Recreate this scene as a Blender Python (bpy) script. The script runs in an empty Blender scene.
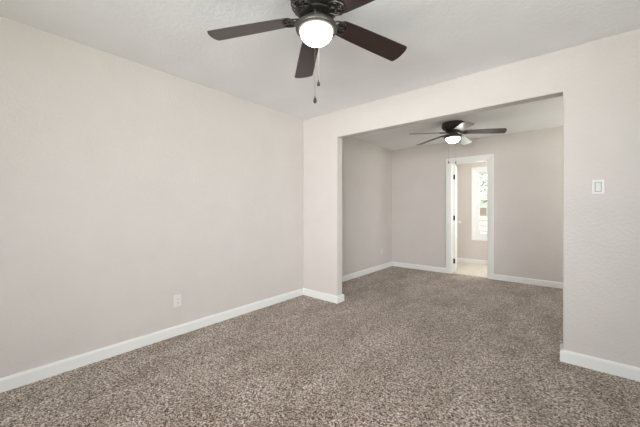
import bpy, bmesh, math, random
from mathutils import Vector, Matrix
random.seed(7)
S = bpy.context.scene
COL = S.collection
PI = math.pi

# ------------------------------------------------------------------ camera
cam_d = bpy.data.cameras.new('camera')
cam = bpy.data.objects.new('camera', cam_d)
COL.objects.link(cam)
cam.location = (0, 0, 1.18)
cam.rotation_euler = (PI / 2, 0, math.radians(40.1))
cam_d.sensor_width = 36
cam_d.lens = 36 * 290.5 / 640
cam_d.shift_y = -3.5 / 640
cam_d.clip_start = 0.02
S.camera = cam
S.view_settings.view_transform = 'Standard'
S.view_settings.look = 'None'
S.view_settings.gamma = 1
S.view_settings.exposure = -0.05

# ------------------------------------------------------------------ sky, sun, window daylight, added fill lights
W = bpy.data.worlds.new('world')
S.world = W
W.use_nodes = True
bg = W.node_tree.nodes['Background']
bg.inputs[0].default_value = (0.80, 0.90, 1.0, 1)
bg.inputs[1].default_value = 2.8


def area_light(name, loc, aim, sx, sy, power, col=(1, 1, 1), spread=180):
    """rectangular area light facing the point it aims at"""
    d = bpy.data.lights.new(name, 'AREA')
    d.shape = 'RECTANGLE'
    d.size, d.size_y = sx, sy
    d.energy = power
    d.color = col
    d.spread = math.radians(spread)
    o = bpy.data.objects.new(name, d)
    COL.objects.link(o)
    o.location = loc
    o.rotation_euler = (Vector(aim) - Vector(loc)).to_track_quat('-Z', 'Y').to_euler()
    return o


sd = bpy.data.lights.new('sun', 'SUN')
sd.energy = 13
sd.angle = 0.02
sd.color = (1, 0.95, 0.88)
so = bpy.data.objects.new('sun', sd)
COL.objects.link(so)
so.rotation_euler = (math.radians(14), math.radians(-42), 0)      # from -X, high
# fill lights added out of view to brighten the rooms;
# daylight_small_room alone belongs to a visible window
FILL_COL = (0.965, 0.982, 1)
area_light('fill_rear_left', (-0.95, -2.74, 1.45), (-1.1, 1.6, 2.6), 1.7, 1.3, 13, FILL_COL, 58)
area_light('fill_rear_right', (1.05, -2.74, 1.45), (-2.3, 2.9, 0.75), 1.6, 1.3, 28, FILL_COL, 60)
area_light('fill_right', (2.14, 0.6, 1.45), (-1.2, 1.2, 3.2), 1.6, 1.3, 23, FILL_COL, 100)
area_light('fill_far_right', (2.14, 4.4, 1.45), (1.2, 4.6, 3.0), 1.6, 1.3, 21, (0.98, 0.985, 0.97), 112)
area_light('fill_far_right_low', (2.14, 4.0, 1.45), (0.3, 5.69, 1.6), 0.8, 1.3, 7.5, (1, 0.965, 0.88), 80)
area_light('daylight_small_room', (-1.09, 7.10, 1.32), (-1.09, 5.0, 1.32), 0.75, 1.2, 16, (1, 0.99, 0.97))
area_light('fill_small_room_side', (0.14, 6.45, 1.5), (-2, 6.45, 1.5), 0.7, 1.1, 17, (1, 0.97, 0.92))  # added side fill, no source visible there


# ------------------------------------------------------------------ materials
def mat(name, col, rough=0.6, metal=0.0, **kw):
    m = bpy.data.materials.new(name)
    m.use_nodes = True
    b = m.node_tree.nodes['Principled BSDF']
    b.inputs['Base Color'].default_value = (*col, 1)
    b.inputs['Roughness'].default_value = rough
    b.inputs['Metallic'].default_value = metal
    for k, v in kw.items():
        b.inputs[k.replace('_', ' ')].default_value = v
    return m


def nodes(m):
    return m.node_tree.nodes, m.node_tree.links, m.node_tree.nodes['Principled BSDF']


def coord(m, scale=(1, 1, 1), kind='Object'):
    N, L, b = nodes(m)
    t = N.new('ShaderNodeTexCoord')
    mp = N.new('ShaderNodeMapping')
    mp.inputs['Scale'].default_value = scale
    L.new(t.outputs[kind], mp.inputs['Vector'])
    return mp.outputs['Vector']


def noise(m, vec, scale, detail=2, rough=0.5):
    N, L, b = nodes(m)
    n = N.new('ShaderNodeTexNoise')
    n.inputs['Scale'].default_value = scale
    n.inputs['Detail'].default_value = detail
    n.inputs['Roughness'].default_value = rough
    L.new(vec, n.inputs['Vector'])
    return n.outputs['Fac']


def ramp(m, fac, stops):
    N, L, b = nodes(m)
    r = N.new('ShaderNodeValToRGB')
    e = r.color_ramp.elements
    while len(e) < len(stops):
        e.new(0.5)
    for el, (p, c) in zip(e, stops):
        el.position = p
        el.color = (*c, 1)
    L.new(fac, r.inputs['Fac'])
    return r.outputs['Color']


def bump(m, h, strength, dist):
    N, L, b = nodes(m)
    n = N.new('ShaderNodeBump')
    n.inputs['Strength'].default_value = strength
    n.inputs['Distance'].default_value = dist
    L.new(h, n.inputs['Height'])
    L.new(n.outputs['Normal'], b.inputs['Normal'])


def mul(m, a, b_, fac=1.0):
    N, L, b = nodes(m)
    n = N.new('ShaderNodeMix')
    n.data_type = 'RGBA'
    n.blend_type = 'MULTIPLY'
    n.inputs['Factor'].default_value = fac
    L.new(a, n.inputs[6])
    L.new(b_, n.inputs[7])
    return n.outputs[2]


def paint(name, col, rough, nscale, strength, dist, var=0.02):
    m = mat(name, col, rough)
    N, L, b = nodes(m)
    v = coord(m)
    c = ramp(m, noise(m, v, 3.0, 3), [(0.3, tuple(x * (1 - var) for x in col)), (0.7, tuple(min(1, x * (1 + var)) for x in col))])
    L.new(c, b.inputs['Base Color'])
    h = noise(m, v, nscale, 4, 0.55)
    r = ramp(m, h, [(0.42, (0, 0, 0)), (0.62, (1, 1, 1))])
    bump(m, r, strength, dist)
    return m


M_WALL = paint('wall_paint', (0.67, 0.622, 0.588), 0.55, 48, 0.42, 0.0024)
M_CEIL = paint('ceiling_paint', (0.90, 0.912, 0.915), 0.8, 38, 0.2, 0.003)
M_TRIM = paint('trim_paint', (0.86, 0.86, 0.835), 0.35, 25, 0.08, 0.0008, 0.008)
M_DOOR = paint('door_paint', (0.80, 0.79, 0.74), 0.4, 25, 0.08, 0.0008, 0.008)
M_PLAST = mat('white_plastic', (0.77, 0.755, 0.73), 0.3)
M_GAP_SHADE = mat('shadow_gap_grey', (0.25, 0.25, 0.24), 0.6)
M_SLOT = mat('dark_slot', (0.05, 0.05, 0.05), 0.6)
M_VINYL = mat('vinyl_sash', (0.82, 0.83, 0.83), 0.35)
M_BLACK = mat('black_metal', (0.02, 0.02, 0.02), 0.4, 0.6)

# carpet: short twisted pile, speckled brown, tan and cream
M_CARP = mat('speckled_carpet', (0.3, 0.25, 0.21), 0.95)
N, L, b = nodes(M_CARP)
v = coord(M_CARP)
vo = N.new('ShaderNodeTexVoronoi')
vo.inputs['Scale'].default_value = 150
wob = N.new('ShaderNodeMix'); wob.data_type = 'RGBA'; wob.inputs['Factor'].default_value = 0.012
nz = N.new('ShaderNodeTexNoise'); nz.inputs['Scale'].default_value = 90; nz.inputs['Detail'].default_value = 2
L.new(v, nz.inputs['Vector']); L.new(v, wob.inputs[6]); L.new(nz.outputs['Color'], wob.inputs[7])
L.new(wob.outputs[2], vo.inputs['Vector'])
sp = N.new('ShaderNodeSeparateColor')
L.new(vo.outputs['Color'], sp.inputs['Color'])
c = ramp(M_CARP, sp.outputs['Red'], [(0.0, (0.08, 0.048, 0.034)), (0.22, (0.17, 0.118, 0.09)), (0.36, (0.42, 0.335, 0.280)),
                                     (0.66, (0.68, 0.585, 0.52)), (1.0, (0.95, 0.89, 0.84))])
big = noise(M_CARP, coord(M_CARP, (1.15, 0.5, 1)), 2.9, 6, 0.62)
c2 = ramp(M_CARP, big, [(0.38, (0.74, 0.70, 0.65)), (0.60, (1.0, 0.99, 0.98))])
mid = noise(M_CARP, v, 75, 4, 0.75)
c3 = ramp(M_CARP, mid, [(0.38, (0.30, 0.26, 0.23)), (0.49, (0.90, 0.88, 0.86)), (0.60, (1.32, 1.31, 1.30))])
L.new(mul(M_CARP, mul(M_CARP, c, c2), c3), b.inputs['Base Color'])
bump(M_CARP, vo.outputs['Distance'], 0.9, -0.006)
b.inputs['Sheen Weight'].default_value = 0.15

M_TILE = mat('pale_floor_tile', (0.66, 0.61, 0.53), 0.35)
N, L, b = nodes(M_TILE)
v = coord(M_TILE)
bk = N.new('ShaderNodeTexBrick')
bk.offset = 0
bk.inputs['Scale'].default_value = 1
bk.inputs['Brick Width'].default_value = 0.33
bk.inputs['Row Height'].default_value = 0.33
bk.inputs['Mortar Size'].default_value = 0.004
bk.inputs['Color1'].default_value = (0.68, 0.63, 0.55, 1)
bk.inputs['Color2'].default_value = (0.64, 0.59, 0.51, 1)
bk.inputs['Mortar'].default_value = (0.52, 0.49, 0.44, 1)
L.new(v, bk.inputs['Vector'])
mt = ramp(M_TILE, noise(M_TILE, v, 7, 4), [(0.3, (0.92, 0.92, 0.92)), (0.7, (1, 1, 1))])
L.new(mul(M_TILE, bk.outputs['Color'], mt), b.inputs['Base Color'])

# fan materials
M_WOOD = mat('dark_walnut', (0.05, 0.022, 0.016), 0.42, Coat_Weight=0.45, Coat_Roughness=0.22)
N, L, b = nodes(M_WOOD)
v = coord(M_WOOD, (1.6, 26, 26))
g = noise(M_WOOD, v, 4, 5, 0.65)
L.new(ramp(M_WOOD, g, [(0.3, (0.010, 0.005, 0.004)), (0.55, (0.026, 0.011, 0.008)), (0.75, (0.052, 0.022, 0.015))]), b.inputs['Base Color'])
M_BRONZE = mat('oil_rubbed_bronze', (0.075, 0.068, 0.060), 0.38, 0.75)
N, L, b = nodes(M_BRONZE)
L.new(ramp(M_BRONZE, noise(M_BRONZE, coord(M_BRONZE), 25, 4), [(0.3, (0.05, 0.046, 0.042)), (0.7, (0.10, 0.09, 0.08))]), b.inputs['Base Color'])
M_PEWTER = mat('aged_pewter', (0.11, 0.105, 0.095), 0.45, 0.7)
M_FOB = mat('dark_bronze_fob', (0.03, 0.027, 0.024), 0.5, 0.2)
M_CHAIN = mat('chain_metal', (0.22, 0.21, 0.19), 0.45, 0.6)
M_NICKEL = mat('satin_nickel', (0.7, 0.69, 0.66), 0.35, 0.7)
M_BOWL = mat('lit_frosted_glass', (0.62, 0.60, 0.55), 0.3)
nb = M_BOWL.node_tree.nodes['Principled BSDF']
nb.inputs['Emission Color'].default_value = (1, 0.94, 0.84, 1)
# the bulbs sit low in the bowl: its upper lip glows less than its dome
N, L, b = nodes(M_BOWL)
tc = N.new('ShaderNodeTexCoord'); sx = N.new('ShaderNodeSeparateXYZ'); mr = N.new('ShaderNodeMapRange')
L.new(tc.outputs['Object'], sx.inputs[0]); L.new(sx.outputs['Z'], mr.inputs['Value'])
mr.inputs['From Min'].default_value = -0.212; mr.inputs['From Max'].default_value = -0.250
mr.inputs['To Min'].default_value = 0.35; mr.inputs['To Max'].default_value = 20
L.new(mr.outputs[0], nb.inputs['Emission Strength'])

M_GLASS = bpy.data.materials.new('window_glass')
M_GLASS.use_nodes = True
N = M_GLASS.node_tree.nodes; L = M_GLASS.node_tree.links
N.remove(N['Principled BSDF'])
tr = N.new('ShaderNodeBsdfTransparent'); tr.inputs[0].default_value = (0.94, 0.96, 0.95, 1)
gl = N.new('ShaderNodeBsdfGlossy'); gl.inputs['Roughness'].default_value = 0.02
fr = N.new('ShaderNodeFresnel'); fr.inputs['IOR'].default_value = 1.45
mx = N.new('ShaderNodeMixShader')
L.new(fr.outputs[0], mx.inputs[0]); L.new(tr.outputs[0], mx.inputs[1]); L.new(gl.outputs[0], mx.inputs[2])
L.new(mx.outputs[0], N['Material Output'].inputs['Surface'])


# ------------------------------------------------------------------ mesh helpers
def link(name, bm, m, parent=None, bevel=0, smooth=False):
    me = bpy.data.meshes.new(name)
    bmesh.ops.recalc_face_normals(bm, faces=bm.faces)
    bm.to_mesh(me)
    bm.free()
    me.materials.append(m)
    if smooth:
        for p in me.polygons:
            p.use_smooth = True
        me.set_sharp_from_angle(angle=math.radians(40))
    o = bpy.data.objects.new(name, me)
    COL.objects.link(o)
    if parent is not None:
        o.parent = parent
    if bevel:
        md = o.modifiers.new('bevel', 'BEVEL')
        md.width = bevel
        md.segments = 2
        md.limit_method = 'ANGLE'
    return o


def box(bm, x0, x1, y0, y1, z0, z1):
    vs = [bm.verts.new((x, y, z)) for x in (x0, x1) for y in (y0, y1) for z in (z0, z1)]
    for f in ((0, 1, 3, 2), (4, 6, 7, 5), (0, 4, 5, 1), (2, 3, 7, 6), (0, 2, 6, 4), (1, 5, 7, 3)):
        bm.faces.new([vs[i] for i in f])
    return vs


def prism(bm, pts, vec):
    """planar polygon (3-D points) extruded by vec"""
    v = Vector(vec)
    a = [bm.verts.new(p) for p in pts]
    c = [bm.verts.new(Vector(p) + v) for p in pts]
    n = len(pts)
    bm.faces.new(a)
    bm.faces.new(c[::-1])
    for i in range(n):
        j = (i + 1) % n
        bm.faces.new((a[i], c[i], c[j], a[j]))
    return a + c


def lathe(bm, prof, seg=48, centre=(0, 0, 0)):
    cx, cy, cz = centre
    rings = []
    for r, z in prof:
        if r < 1e-6:
            rings.append([bm.verts.new((cx, cy, cz + z))])
        else:
            rings.append([bm.verts.new((cx + r * math.cos(2 * PI * k / seg), cy + r * math.sin(2 * PI * k / seg), cz + z)) for k in range(seg)])
    for a, c in zip(rings, rings[1:]):
        for k in range(seg):
            j = (k + 1) % seg
            if len(a) == 1 and len(c) == 1:
                continue
            if len(a) == 1:
                bm.faces.new((a[0], c[k], c[j]))
            elif len(c) == 1:
                bm.faces.new((a[k], a[j], c[0]))
            else:
                bm.faces.new((a[k], a[j], c[j], c[k]))


def tube(bm, pts, r, seg=8, closed=False):
    pts = [Vector(p) for p in pts]
    n = len(pts)
    rings = []
    for i, p in enumerate(pts):
        if closed:
            t = pts[(i + 1) % n] - pts[i - 1]
        else:
            t = pts[min(i + 1, n - 1)] - pts[max(i - 1, 0)]
        t.normalize()
        up = Vector((0, 0, 1)) if abs(t.z) < 0.9 else Vector((1, 0, 0))
        u = t.cross(up).normalized()
        w = u.cross(t)
        rr = r[i] if isinstance(r, (list, tuple)) else r
        rings.append([bm.verts.new(p + u * rr * math.cos(2 * PI * k / seg) + w * rr * math.sin(2 * PI * k / seg)) for k in range(seg)])
    pairs = list(zip(rings, rings[1:])) + ([(rings[-1], rings[0])] if closed else [])
    for a, c in pairs:
        for k in range(seg):
            j = (k + 1) % seg
            bm.faces.new((a[k], a[j], c[j], c[k]))
    if not closed:
        bm.faces.new(rings[0])
        bm.faces.new(rings[-1])


def moulding(bm, path, prof):
    """closed profile [(offset to the left of travel, z)] swept with mitres along an XY path"""
    pts = [Vector(p) for p in path]
    n = len(pts)
    secs = []
    for i, p in enumerate(pts):
        d0 = (pts[i] - pts[i - 1]).normalized() if i else None
        d1 = (pts[i + 1] - pts[i]).normalized() if i < n - 1 else None
        d0 = d0 or d1
        d1 = d1 or d0
        n0 = Vector((-d0.y, d0.x)); n1 = Vector((-d1.y, d1.x))
        mdir = (n0 + n1)
        mdir = mdir / mdir.dot(n0)
        secs.append([bm.verts.new((p.x + mdir.x * o, p.y + mdir.y * o, z)) for o, z in prof])
    k = len(prof)
    for a, c in zip(secs, secs[1:]):
        for i in range(k):
            j = (i + 1) % k
            bm.faces.new((a[i], a[j], c[j], c[i]))
    bm.faces.new(secs[0])
    bm.faces.new(secs[-1])


def struct(o):
    o['kind'] = 'structure'
    return o


def tag(o, label, cat, group=None):
    o['label'] = label
    o['category'] = cat
    if group:
        o['group'] = group
    return o


def thing(name, label, cat, loc=(0, 0, 0), rz=0, group=None):
    o = bpy.data.objects.new(name, None)
    o.empty_display_size = 0.1
    COL.objects.link(o)
    o.location = loc
    o.rotation_euler = (0, 0, rz)
    return tag(o, label, cat, group)


# ------------------------------------------------------------------ room shell
XL, XR = -2.80, 2.20          # inner faces of left / right wall
YB = -2.80                    # wall behind the camera
YP0, YP1 = 2.96, 3.075        # partition with the wide opening
OX0, OX1, OZ = -2.21, -0.010, 2.105
YF0, YF1 = 5.69, 5.80         # far wall with the door
DX0, DX1, DZ = -1.605, -1.015, 2.045
YW0, YW1 = 7.13, 7.25         # window wall of the small room
WX0, WX1, WZ0, WZ1 = -1.495, -0.69, 0.60, 2.03
H = 2.44
T = 0.12

bm = bmesh.new(); box(bm, XL - T, XR + T, YB - T, 5.75, -0.1, 0)
struct(link('floor', bm, M_CARP))
bm = bmesh.new(); box(bm, XL - T, XR + T, 5.75, YW1, -0.1, -0.004)
struct(link('floor.001', bm, M_TILE))
bm = bmesh.new(); box(bm, XL - T, XR + T, YB - T, YW1, H, H + T)
struct(link('ceiling', bm, M_CEIL))

bm = bmesh.new(); box(bm, XL - T, XL, YB - T, YF1, 0, H)
struct(link('wall_left', bm, M_WALL))


def wall_with_hole_y(name, x0, x1, y0, y1, hx0, hx1, hz0, hz1):
    bm = bmesh.new()
    box(bm, x0, hx0, y0, y1, 0, H); box(bm, hx1, x1, y0, y1, 0, H)
    if hz0 > 0: box(bm, hx0, hx1, y0, y1, 0, hz0)
    if hz1 < H: box(bm, hx0, hx1, y0, y1, hz1, H)
    return struct(link(name, bm, M_WALL))


def wall_with_holes_x(name, x0, x1, y0, y1, holes):
    bm = bmesh.new()
    y = y0
    for a, c, z0, z1 in holes:
        box(bm, x0, x1, y, a, 0, H)
        box(bm, x0, x1, a, c, 0, z0); box(bm, x0, x1, a, c, z1, H)
        y = c
    box(bm, x0, x1, y, y1, 0, H)
    return struct(link(name, bm, M_WALL))


bm = bmesh.new()                                  # rear wall with two openings added for the fill light
RWZ = (0.8, 2.1)
for a_, c_ in ((XL, -1.8), (-0.1, 0.2), (1.9, XR)): box(bm, a_, c_, YB - T, YB, 0, H)
for a_, c_ in ((-1.8, -0.1), (0.2, 1.9)):
    box(bm, a_, c_, YB - T, YB, 0, RWZ[0]); box(bm, a_, c_, YB - T, YB, RWZ[1], H)
struct(link('wall_rear', bm, M_WALL))
SW = ((-0.2, 1.4, 0.8, 2.1), (3.6, 5.2, 0.8, 2.1))  # unseen right-wall openings, added to let in light
wall_with_holes_x('wall_right', XR, XR + T, YB - T, YF1, SW)

# partition: one solid with the wide cased opening cut out of it
bm = bmesh.new()
prism(bm, [(XL, YP0, 0), (OX0, YP0, 0), (OX0, YP0, OZ), (OX1, YP0, OZ), (OX1, YP0, 0), (XR, YP0, 0), (XR, YP0, H), (XL, YP0, H)], (0, YP1 - YP0, 0))
struct(link('wall_partition', bm, M_WALL, bevel=0.006))
# far wall with door hole
bm = bmesh.new()
j = 0.018
prism(bm, [(XL, YF0, 0), (DX0 - j, YF0, 0), (DX0 - j, YF0, DZ + j), (DX1 + j, YF0, DZ + j), (DX1 + j, YF0, 0), (XR, YF0, 0), (XR, YF0, H), (XL, YF0, H)], (0, YF1 - YF0, 0))
struct(link('wall_far', bm, M_WALL))
wall_with_hole_y('wall_window', -2.32, 0.3, YW0, YW1, WX0, WX1, WZ0, WZ1)
bm = bmesh.new(); box(bm, -2.32, -2.20, YF1, YW0, -0.004, H)
struct(link('wall_small_room_left', bm, M_WALL))
wall_with_holes_x('wall_small_room_right', 0.18, 0.30, YF1, YW0, ((6.1, 6.8, 0.9, 2.05),))  # its opening is added out of view to admit light

# baseboards
BB = [(0, 0), (0.019, 0), (0.019, 0.076), (0.014, 0.085), (0.006, 0.090), (0, 0.090)]


def baseboard(name, path, z=0.0):
    bm = bmesh.new()
    moulding(bm, path, [(o, h + z) for o, h in BB])
    return struct(link(name, bm, M_TRIM))


baseboard('baseboard_left', [(XL, YP0), (XL, YB)])
baseboard('baseboard_rear', [(XL + 0.019, YB), (XR, YB), (XR, YP0 - 0.019)])
baseboard('baseboard_stub', [(XL + 0.019, YP1), (OX0, YP1), (OX0, YP0), (XL + 0.019, YP0)])
baseboard('baseboard_right', [(XR, YP0), (OX1, YP0), (OX1, YP1), (XR - 0.019, YP1)])
baseboard('baseboard_far_left', [(DX0 - 0.09, YF0), (XL, YF0), (XL, YP1)])
baseboard('baseboard_far_right', [(XR, YP1), (XR, YF0), (DX1 + 0.09, YF0)])
baseboard('baseboard_window', [(0.18, YW0), (-2.20, YW0), (-2.20, YF1)], -0.004)


# picture-frame casing helper in an XZ plane
def casing(name, y_face, dirn, x0, x1, z0, z1, w, th, bottom):
    """mitred casing with a stepped profile; dirn = -1 projects to -Y"""
    prof = [(0, 0), (0, th * 0.55), (w * 0.12, th * 0.7), (w * 0.72, th), (w, th), (w, 0)]
    bm = bmesh.new()
    if bottom:
        corners = [((x0, z0), (-1, -1)), ((x0, z1), (-1, 1)), ((x1, z1), (1, 1)), ((x1, z0), (1, -1))]
    else:
        corners = [((x0, z0), (-1, 0)), ((x0, z1), (-1, 1)), ((x1, z1), (1, 1)), ((x1, z0), (1, 0))]
    secs = []
    for (x, z), (ox, oz) in corners:
        secs.append([bm.verts.new((x + ox * a, y_face + dirn * t, z + oz * a)) for a, t in prof])
    k = len(prof)
    pairs = list(zip(secs, secs[1:])) + ([(secs[-1], secs[0])] if bottom else [])
    for a, c in pairs:
        for i in range(k):
            jn = (i + 1) % k
            bm.faces.new((a[i], a[jn], c[jn], c[i]))
    if not bottom:
        bm.faces.new(secs[0]); bm.faces.new(secs[-1])
    return struct(link(name, bm, M_TRIM))


casing('trim_1', YF0, -1, DX0 - 0.006, DX1 + 0.006, 0, DZ + 0.006, 0.085, 0.018, False)
casing('trim_2', YF1, 1, DX0 - 0.006, DX1 + 0.006, -0.004, DZ + 0.006, 0.085, 0.018, False)
# door jamb lining with its stop
bm = bmesh.new()
for (a, c) in ((DX0 - j, DX0), (DX1, DX1 + j)):
    box(bm, a, c, YF0, YF1, 0, DZ)
box(bm, DX0 - j, DX1 + j, YF0, YF1, DZ, DZ + j)
box(bm, DX0, DX0 + 0.011, YF0 + 0.035, YF1 - 0.038, 0, DZ - 0.011)
box(bm, DX1 - 0.011, DX1, YF0 + 0.035, YF1 - 0.038, 0, DZ - 0.011)
box(bm, DX0, DX1, YF0 + 0.035, YF1 - 0.038, DZ - 0.011, DZ)
struct(link('trim_3', bm, M_TRIM))

# open door: panelled slab swung about 100 degrees into the small room
door = bpy.data.objects.new('door_1', None)
COL.objects.link(door); struct(door)
door.location = (DX0 + 0.002, YF1 + 0.004, 0.0)
door.rotation_euler = (0, 0, math.radians(102))
DW, DT = 0.585, 0.035
bm = bmesh.new()
z0, z1 = 0.012, DZ - 0.006
st, rl = 0.105, 0.12
box(bm, 0, st, -DT, 0, z0, z1); box(bm, DW - st, DW, -DT, 0, z0, z1)
zr = [(z0, z0 + 0.2), (0.86, 1.0), (1.55, 1.65), (z1 - rl, z1)]
for a, c in zr: box(bm, st, DW - st, -DT, 0, a, c)
box(bm, DW / 2 - 0.045, DW / 2 + 0.045, -DT, 0, zr[0][1], zr[1][0])
box(bm, DW / 2 - 0.045, DW / 2 + 0.045, -DT, 0, zr[1][1], zr[2][0])
box(bm, DW / 2 - 0.045, DW / 2 + 0.045, -DT, 0, zr[2][1], zr[3][0])
for (a, c) in ((st, DW / 2 - 0.045), (DW / 2 + 0.045, DW - st)):
    for q in range(3):
        za, zb = zr[q][1], zr[q + 1][0]
        box(bm, a, c, -DT + 0.009, -0.009, za, zb)
        box(bm, a + 0.03, c - 0.03, -DT + 0.003, -0.003, za + 0.03, zb - 0.03)
link('door_slab', bm, M_DOOR, door)
for z in (0.22, 1.03, 1.80):
    bm = bmesh.new()
    box(bm, -0.002, 0.0, -0.030, 0.0, z - 0.045, z + 0.045)          # leaf on the door edge
    lathe(bm, [(0, z - 0.05), (0.006, z - 0.048), (0.006, z + 0.048), (0, z + 0.05)], 12, (0.0, 0.004, 0))
    link('hinge', bm, M_BLACK, door)
for s in (-1, 1):
    bm = bmesh.new()
    prof = [(0, 0), (0.030, 0), (0.030, 0.005), (0.012, 0.008), (0.011, 0.03), (0.022, 0.036), (0.027, 0.048), (0.022, 0.06), (0, 0.064)]
    lathe(bm, prof, 24)
    bmesh.ops.rotate(bm, verts=bm.verts, cent=(0, 0, 0), matrix=Matrix.Rotation(-s * PI / 2, 3, 'X'))
    bmesh.ops.translate(bm, verts=bm.verts, vec=(DW - 0.06, 0 if s > 0 else -DT, 0.93))
    link('door_knob', bm, M_NICKEL, door, smooth=True)


# double-hung window
def sash_window(name, x0, x1, z0, z1, yin, yout):
    """frame fills the hole x0..x1, z0..z1 between yin (room) and yout"""
    root = bpy.data.objects.new(name, None)
    COL.objects.link(root); struct(root)
    s = 1 if yout > yin else -1
    ya = lambda t: yin + (yout - yin) * t
    bm = bmesh.new()
    f = 0.03
    Y0, Y1 = sorted((yin, yout))
    box(bm, x0, x0 + f, Y0, Y1, z0, z1); box(bm, x1 - f, x1, Y0, Y1, z0, z1)
    box(bm, x0 + f, x1 - f, Y0, Y1, z0, z0 + f); box(bm, x0 + f, x1 - f, Y0, Y1, z1 - f, z1)
    link('window_frame', bm, M_VINYL, root, bevel=0.003)
    zm = (z0 + z1) / 2
    for (a, c, t0, t1) in ((z0 + f, zm + 0.018, 0.42, 0.62), (zm - 0.018, z1 - f, 0.66, 0.86)):
        ys = sorted((ya(t0), ya(t1)))
        bm = bmesh.new()
        w = 0.034
        box(bm, x0 + f, x0 + f + w, *ys, a, c); box(bm, x1 - f - w, x1 - f, *ys, a, c)
        box(bm, x0 + f + w, x1 - f - w, *ys, a, a + w); box(bm, x0 + f + w, x1 - f - w, *ys, c - w, c)
        so = link('sash', bm, M_VINYL, root, bevel=0.003)
        bm = bmesh.new()
        ym = (ys[0] + ys[1]) / 2
        box(bm, x0 + f + w, x1 - f - w, ym - 0.002, ym + 0.002, a + w, c - w)
        link('glass_pane', bm, M_GLASS, so)
    return root


sash_window('window_1', WX0, WX1, WZ0, WZ1, YW0, YW1)
casing('trim_4', YW0, -1, WX0, WX1, WZ0, WZ1, 0.09, 0.018, True)

# ------------------------------------------------------------------ ceiling fans
CACHE = {}


def part(name, key, builder, m, parent, smooth=True, bevel=0):
    """one object per part; repeats share their mesh"""
    if key in CACHE:
        o = CACHE[key].copy()
        COL.objects.link(o)
        o.parent = parent
        return o
    bm = bmesh.new()
    builder(bm)
    o = link(name, bm, m, parent, bevel, smooth)
    CACHE[key] = o
    return o


HUB = -0.135         # blade plane at the axis, below the ceiling
DROOP = 4.8
PITCH = 12.0


def b_housing(bm):
    lathe(bm, [(0, 0), (0.148, 0), (0.152, -0.006), (0.152, -0.020), (0.146, -0.026), (0.149, -0.034), (0.147, -0.058), (0.138, -0.074),
               (0.122, -0.088), (0.112, -0.094), (0.114, -0.100), (0.108, -0.106), (0.085, -0.109), (0, -0.109)], 56)


def b_ribs(bm):
    for k in range(28):
        a = 2 * PI * k / 28
        d = Vector((math.cos(a), math.sin(a), 0))
        tube(bm, [d * 0.1495 + Vector((0, 0, -0.036)), d * 0.1480 + Vector((0, 0, -0.058)), d * 0.139 + Vector((0, 0, -0.074)), d * 0.122 + Vector((0, 0, -0.0885))], 0.0032, 6)


def b_flywheel(bm):
    lathe(bm, [(0.05, -0.109), (0.093, -0.110), (0.098, -0.114), (0.098, -0.124), (0.092, -0.128), (0.05, -0.130)], 48)


def b_switch(bm):
    lathe(bm, [(0.048, -0.110), (0.052, -0.130), (0.062, -0.140), (0.066, -0.152), (0.064, -0.166), (0.072, -0.172), (0.04, -0.176), (0.04, -0.11)], 40)


def b_fitter(bm):
    lathe(bm, [(0.060, -0.166), (0.085, -0.170), (0.102, -0.174), (0.116, -0.182), (0.1215, -0.194), (0.121, -0.206), (0.117, -0.2125), (0.110, -0.2155), (0.103, -0.2155), (0.0985, -0.213), (0.0985, -0.200), (0.06, -0.180), (0.06, -0.166)], 56)


def b_bowl(bm):
    R, D = 0.0965, 0.074
    pr = [(R, -0.200)]
    for k in range(0, 15):
        t = k / 14 * PI / 2
        pr.append((R * math.cos(t) ** 0.9 if k < 14 else 0, -0.214 - D * math.sin(t)))
    lathe(bm, pr, 56)


def blade_outline():
    r0, r1 = 0.135, 0.664
    pts = []
    for k in range(9):                                   # rounded root
        a = PI / 2 + PI * k / 8
        pts.append((r0 + 0.045 + 0.045 * math.cos(a), 0.058 * math.sin(a)))
    pts += [(0.28, -0.064), (0.45, -0.070)]
    for sgn, c in ((-1, 0.020), (1, 0.020)):             # near-square tip, slightly bowed
        ks = range(7) if sgn < 0 else range(6, -1, -1)
        for k in ks:
            a = (PI / 2 - 0.14) * (1 - k / 6) + 0.14
            pts.append((r1 - 0.010 - c + c * math.cos(a), sgn * (0.0745 - c + c * math.sin(a))))
        if sgn < 0:
            pts.append((r1 - 0.0035, -0.035)); pts.append((r1 - 0.001, 0)); pts.append((r1 - 0.0035, 0.035))
    pts += [(0.45, 0.070), (0.28, 0.064)]
    return pts


def b_blade(bm):
    prism(bm, [(x, y, 0.0) for x, y in blade_outline()], (0, 0, 0.007))


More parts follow.
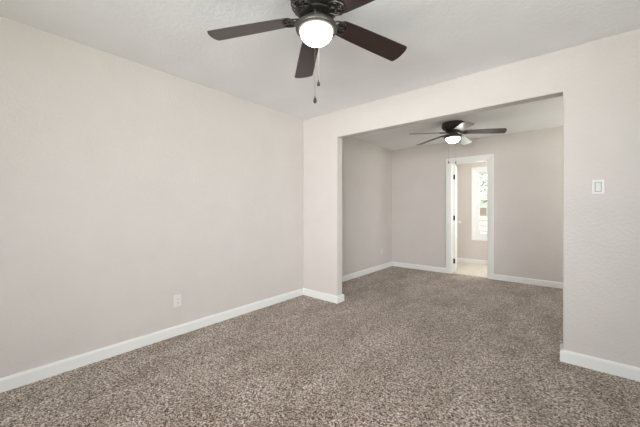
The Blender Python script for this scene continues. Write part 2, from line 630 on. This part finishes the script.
def b_iron(bm):
    # arm from the flywheel, flat plate under the blade root and cast scrolls
    prism(bm, [(0.070, -0.017, 0.012), (0.070, 0.017, 0.012), (0.105, 0.013, 0.006), (0.140, 0.013, -0.0005), (0.140, -0.013, -0.0005), (0.105, -0.013, 0.006)], (0, 0, -0.007))
    pl = [(0.135, -0.013), (0.152, -0.024), (0.172, -0.015), (0.205, -0.014), (0.222, 0), (0.205, 0.014), (0.172, 0.015), (0.152, 0.024), (0.135, 0.013)]
    prism(bm, [(x, y, -0.0005) for x, y in pl], (0, 0, -0.005))
    for s in (-1, 1):
        sc = []
        for k in range(17):
            t = k / 16
            a = -PI * 0.9 + t * 2.1 * PI
            r = 0.025 - 0.013 * t
            sc.append((0.166 + r * 1.15 * math.cos(a), s * (0.030 + r * math.sin(a) * 0.95), -0.004))
        tube(bm, sc, 0.0042, 6)
        tube(bm, [(0.09, s * 0.012, 0.005), (0.110, s * 0.028, 0.001), (0.134, s * 0.050, -0.003), (0.165, s * 0.060, -0.004), (0.198, s * 0.050, -0.004), (0.214, s * 0.027, -0.004), (0.222, 0, -0.004)], 0.0048, 6)
    for v_ in bm.verts:
        v_.co.x = 0.07 + (v_.co.x - 0.07) * 0.88
        v_.co.y *= 0.80


def b_screw(bm):
    lathe(bm, [(0, -0.0075), (0.0035, -0.007), (0.0055, -0.0045), (0.0055, 0)], 12)


def b_fob(bm):
    lathe(bm, [(0, 0.012), (0.0025, 0.010), (0.003, 0.004), (0.0065, -0.004), (0.0095, -0.014), (0.0085, -0.023), (0.004, -0.028), (0, -0.029)], 20)


def ceiling_fan(label, x, y, phase, chains):
    root = thing('ceiling_fan', label, 'ceiling fan', (x, y, H))
    part('motor_housing', 'housing', b_housing, M_BRONZE, root)
    part('housing_ribs', 'ribs', b_ribs, M_BRONZE, root)
    part('flywheel', 'flywheel', b_flywheel, M_BRONZE, root)
    part('switch_housing', 'switch', b_switch, M_PEWTER, root)
    part('light_fitter', 'fitter', b_fitter, M_PEWTER, root)
    bowl = part('light_bowl', 'bowl', b_bowl, M_BOWL, root)
    bowl['label'] = 'glowing white glass bowl'
    for k in range(5):
        ang = phase + k * 2 * PI / 5
        # +X out along the blade; droop lowers the tip, pitch lifts the clockwise edge
        mtx = Matrix.Rotation(ang, 4, 'Z') @ Matrix.Translation((0, 0, HUB)) @ Matrix.Rotation(math.radians(DROOP), 4, 'Y') @ Matrix.Rotation(math.radians(-PITCH), 4, 'X')
        bl = part('blade', 'blade', b_blade, M_WOOD, root, smooth=False, bevel=0.002)
        bl.matrix_basis = mtx
        ir = part('blade_iron', 'iron', b_iron, M_BRONZE, root)
        ir.matrix_basis = mtx
        for (sx, sy) in ((0.143, 0.011), (0.143, -0.011), (0.188, 0)):
            sc = part('screw', 'screw', b_screw, M_PEWTER, ir)
            sc.matrix_basis = Matrix.Translation((sx, sy, -0.004))
    for q, (dx, dy, zend) in enumerate(chains):
        key = 'chain%s%d' % (label[:4] + label[-6:], q)

        def b_chain(bm, dx=dx, dy=dy, zend=zend):
            d = Vector((dx, dy, 0)); u = d.normalized()
            top = -0.158
            tube(bm, [u * 0.060 + Vector((0, 0, top)), u * 0.100 + Vector((0, 0, top - 0.002)), d + Vector((0, 0, top - 0.012)), d + Vector((0, 0, top - 0.03))], 0.0014, 6)
            z = top - 0.03
            tube(bm, [d + Vector((0, 0, z)), d + Vector((0, 0, zend - H + 0.008))], 0.0010, 6)
            while z > zend - H + 0.012:
                bmesh.ops.create_icosphere(bm, subdivisions=1, radius=0.0021, matrix=Matrix.Translation(d + Vector((0, 0, z))))
                z -= 0.0062
        ch = part('pull_chain', key, b_chain, M_CHAIN, root)
        fb = part('pull_fob', 'fob', b_fob, M_FOB, ch)
        fb.matrix_basis = Matrix.Translation((dx, dy, zend - H))
    return root


# unit vectors seen from the camera: r = to the right, n = towards the camera
cr, sr = math.cos(math.radians(40.1)), math.sin(math.radians(40.1))


def rn(a, c):
    return (cr * a + sr * c, sr * a - cr * c)


ceiling_fan('dark wood five-blade ceiling fan with lit bowl light in the near room', -1.113, 1.289, 1.186,
            [(*rn(-0.006, 0.126), 1.788), (*rn(0.012, -0.126), 1.988)])
ceiling_fan('dark five-blade ceiling fan with lit bowl light beyond the wide opening, before the doorway', -1.241, 4.473, 0.2437,
            [(*rn(-0.098, 0.080), 1.872), (*rn(-0.018, 0.125), 1.858)])


# ------------------------------------------------------------------ outlets and switch
def rrect(w, h, r, n=5):
    pts = []
    for (cx, cy, a0) in ((w / 2 - r, h / 2 - r, 0), (-w / 2 + r, h / 2 - r, PI / 2), (-w / 2 + r, -h / 2 + r, PI), (w / 2 - r, -h / 2 + r, 1.5 * PI)):
        for k in range(n + 1):
            a = a0 + PI / 2 * k / n
            pts.append((cx + r * math.cos(a), cy + r * math.sin(a)))
    return pts


def plate(bm, w, h):
    a = [bm.verts.new((x, 0, z)) for x, z in rrect(w, h, 0.004)]
    c = [bm.verts.new((x, -0.003, z)) for x, z in rrect(w, h, 0.004)]
    d = [bm.verts.new((x, -0.006, z)) for x, z in rrect(w - 0.007, h - 0.007, 0.003)]
    n = len(a)
    for p, q in ((a, c), (c, d)):
        for i in range(n):
            jn = (i + 1) % n
            bm.faces.new((p[i], p[jn], q[jn], q[i]))
    bm.faces.new(d); bm.faces.new(a)


def wall_outlet(label, loc, rz):
    root = thing('wall_outlet', label, 'outlet', loc, rz, None)
    part('cover_plate', 'oplate', lambda bm: plate(bm, 0.072, 0.118), M_PLAST, root, smooth=False)
    for z in (0.0195, -0.0195):
        f = part('receptacle', 'recept', lambda bm: prism(bm, [(x, -0.006, y) for x, y in rrect(0.034, 0.028, 0.011)], (0, -0.0016, 0)), M_PLAST, root, smooth=False)
        f.location = (0, 0, z)

        def slots(bm):
            box(bm, -0.0075, -0.0055, -0.0080, -0.0074, -0.002, 0.006)
            box(bm, 0.0055, 0.0075, -0.0080, -0.0074, -0.001, 0.006)
            prism(bm, [(0.0025 * math.cos(t * PI / 6), -0.0074, -0.0075 + 0.0025 * math.sin(t * PI / 6)) for t in range(12)], (0, -0.0006, 0))
        part('slots', 'slots', slots, M_SLOT, f, smooth=False)

    def sc(bm):
        prism(bm, [(0.003 * math.cos(t * PI / 6), -0.006, 0.003 * math.sin(t * PI / 6)) for t in range(12)], (0, -0.001, 0))
    part('screw', 'oscrew', sc, M_PLAST, root, smooth=False)
    return root


# a plate faces local -Y; on the left wall it must face +X
wall_outlet('white duplex wall outlet low on the long left wall of the near room', (XL, 1.235, 0.324), PI / 2)
wall_outlet('small white wall outlet on the left wall beyond the wide opening, near the far corner', (XL, 5.244, 0.349), PI / 2)

sw = thing('light_switch', 'white rocker light switch on the wall right of the wide opening', 'light switch', (0.189, YP0, 1.35))
part('cover_plate', 'splate', lambda bm: plate(bm, 0.070, 0.106), M_PLAST, sw, smooth=False)


def frame(bm):
    o = rrect(0.044, 0.078, 0.003); i = rrect(0.037, 0.071, 0.002)
    A = [bm.verts.new((x, -0.006, z)) for x, z in o]; B = [bm.verts.new((x, -0.0085, z)) for x, z in o]
    C = [bm.verts.new((x, -0.0085, z)) for x, z in i]; D = [bm.verts.new((x, -0.006, z)) for x, z in i]
    n = len(o)
    for p, q in ((A, B), (B, C), (C, D)):
        for k in range(n):
            m2 = (k + 1) % n
            bm.faces.new((p[k], p[m2], q[m2], q[k]))


part('switch_frame', 'sframe', frame, M_PLAST, sw, smooth=False)


def rocker(bm):
    prism(bm, [(-0.0145, -0.006, 0.0315), (-0.0145, -0.0125, 0.0315), (-0.0145, -0.009, 0), (-0.0145, -0.0076, -0.0315), (-0.0145, -0.006, -0.0315)], (0.029, 0, 0))


def gap_shade(bm):
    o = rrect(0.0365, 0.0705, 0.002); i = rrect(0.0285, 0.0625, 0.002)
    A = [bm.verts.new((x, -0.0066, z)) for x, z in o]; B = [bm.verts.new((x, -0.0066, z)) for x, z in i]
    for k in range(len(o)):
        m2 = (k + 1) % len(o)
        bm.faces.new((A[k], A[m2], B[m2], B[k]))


part('rocker_gap_shade', 'gap_shade', gap_shade, M_GAP_SHADE, sw, smooth=False)  # flat grey ring painted as the shade around the rocker
part('rocker', 'rocker', rocker, M_PLAST, sw, smooth=False)
for z in (0.046, -0.046):
    def ss(bm):
        prism(bm, [(0.0025 * math.cos(t * PI / 6), -0.006, 0.0025 * math.sin(t * PI / 6)) for t in range(12)], (0, -0.0006, 0))
    o = part('screw', 'sscrew', ss, M_PLAST, sw, smooth=False)
    o.location = (0, 0, z)

# ------------------------------------------------------------------ outside the small room's window
M_GRASS = mat('lawn', (0.16, 0.22, 0.08), 0.9)
N, L, b = nodes(M_GRASS)
L.new(ramp(M_GRASS, noise(M_GRASS, coord(M_GRASS), 9, 5), [(0.3, (0.12, 0.17, 0.06)), (0.7, (0.26, 0.30, 0.13))]), b.inputs['Base Color'])
bm = bmesh.new(); box(bm, -30, 30, -20, 60, -0.6, -0.4)
struct(link('ground', bm, M_GRASS))

M_BARK = mat('bark', (0.16, 0.12, 0.09), 0.9)
M_LEAF = mat('leaf', (0.30, 0.36, 0.18), 0.6)
M_WHITEWOOD = mat('white_fence_paint', (0.78, 0.78, 0.75), 0.5)
M_BRICK = mat('red_door_paint', (0.34, 0.22, 0.18), 0.6)
M_ROOF = mat('grey_shingles', (0.30, 0.29, 0.28), 0.9)

fe = thing('slat_fence', 'white horizontal slat fence outside the far window', 'fence', (-2.0, 10.6, -0.4))
for k in range(8):
    bm = bmesh.new(); box(bm, -2.5, 2.5, -0.011, 0.011, 0.10 + k * 0.165, 0.21 + k * 0.165)
    link('slat', bm, M_WHITEWOOD, fe)
for k in range(4):
    bm = bmesh.new(); box(bm, -2.45 + k * 1.63 - 0.045, -2.45 + k * 1.63 + 0.045, 0.012, 0.10, 0, 1.42)
    link('post', bm, M_WHITEWOOD, fe)

ho = thing('house', 'pale house with grey roof seen through the far window', 'house', (-5.0, 24, -0.4))
bm = bmesh.new(); box(bm, -4.5, 4.5, 0, 7, 0, 2.3); link('house_wall', bm, M_WHITEWOOD, ho)
bm = bmesh.new(); box(bm, 0.1, 0.65, -0.04, -0.001, 0.0, 1.75); link('front_door', bm, M_BRICK, ho)
bm = bmesh.new(); prism(bm, [(-4.8, -0.4, 2.3), (-4.8, 7.4, 2.3), (-4.8, 3.5, 4.3)], (9.6, 0, 0)); link('roof', bm, M_ROOF, ho)
for xw in (-2.2, 2.0):
    bm = bmesh.new(); box(bm, xw - 0.6, xw + 0.6, -0.05, -0.001, 0.7, 1.9); w_ = link('house_window', bm, M_VINYL, ho)
    bm = bmesh.new(); box(bm, xw - 0.52, xw + 0.52, -0.06, -0.0501, 0.78, 1.82); link('pane', bm, mat('dark_pane', (0.1, 0.12, 0.14), 0.1), w_)

tree = thing('tree', 'leafy tree outside the far window behind the white fence', 'tree', (-3.55, 15.0, -0.4))
bm = bmesh.new()
tube(bm, [(0, 0, 0), (0.03, 0, 0.8), (-0.03, 0.02, 1.7), (0.05, 0, 2.6), (0.02, 0, 3.6)], [0.17, 0.13, 0.11, 0.085, 0.03], 10)
for k in range(9):
    a = k * 2.4; z = 1.5 + k * 0.22; r = 1.25 - 0.07 * k
    tube(bm, [(0, 0, z), (r * 0.5 * math.cos(a), r * 0.5 * math.sin(a), z + 0.35), (r * math.cos(a), r * math.sin(a), z + 0.8)], [0.05, 0.03, 0.012], 6)
link('trunk', bm, M_BARK, tree, smooth=True)
bm = bmesh.new()
for k in range(1500):
    d = Vector((random.gauss(0, 1), random.gauss(0, 1), random.gauss(0, 1))).normalized() * random.random() ** 0.5
    p = Vector((d.x * 1.5, d.y * 1.5, 3.0 + d.z * 1.5))
    rot = Matrix.Rotation(random.random() * 6.28, 3, 'Z') @ Matrix.Rotation(random.gauss(0, 0.8), 3, 'X')
    s_ = random.uniform(0.05, 0.085)
    q = [bm.verts.new(p + rot @ Vector(c_) * s_) for c_ in ((-1, 0, 0), (0, -0.45, 0.1), (1, 0, 0), (0, 0.45, 0.1))]
    bm.faces.new(q)
fo = link('foliage', bm, M_LEAF, tree)
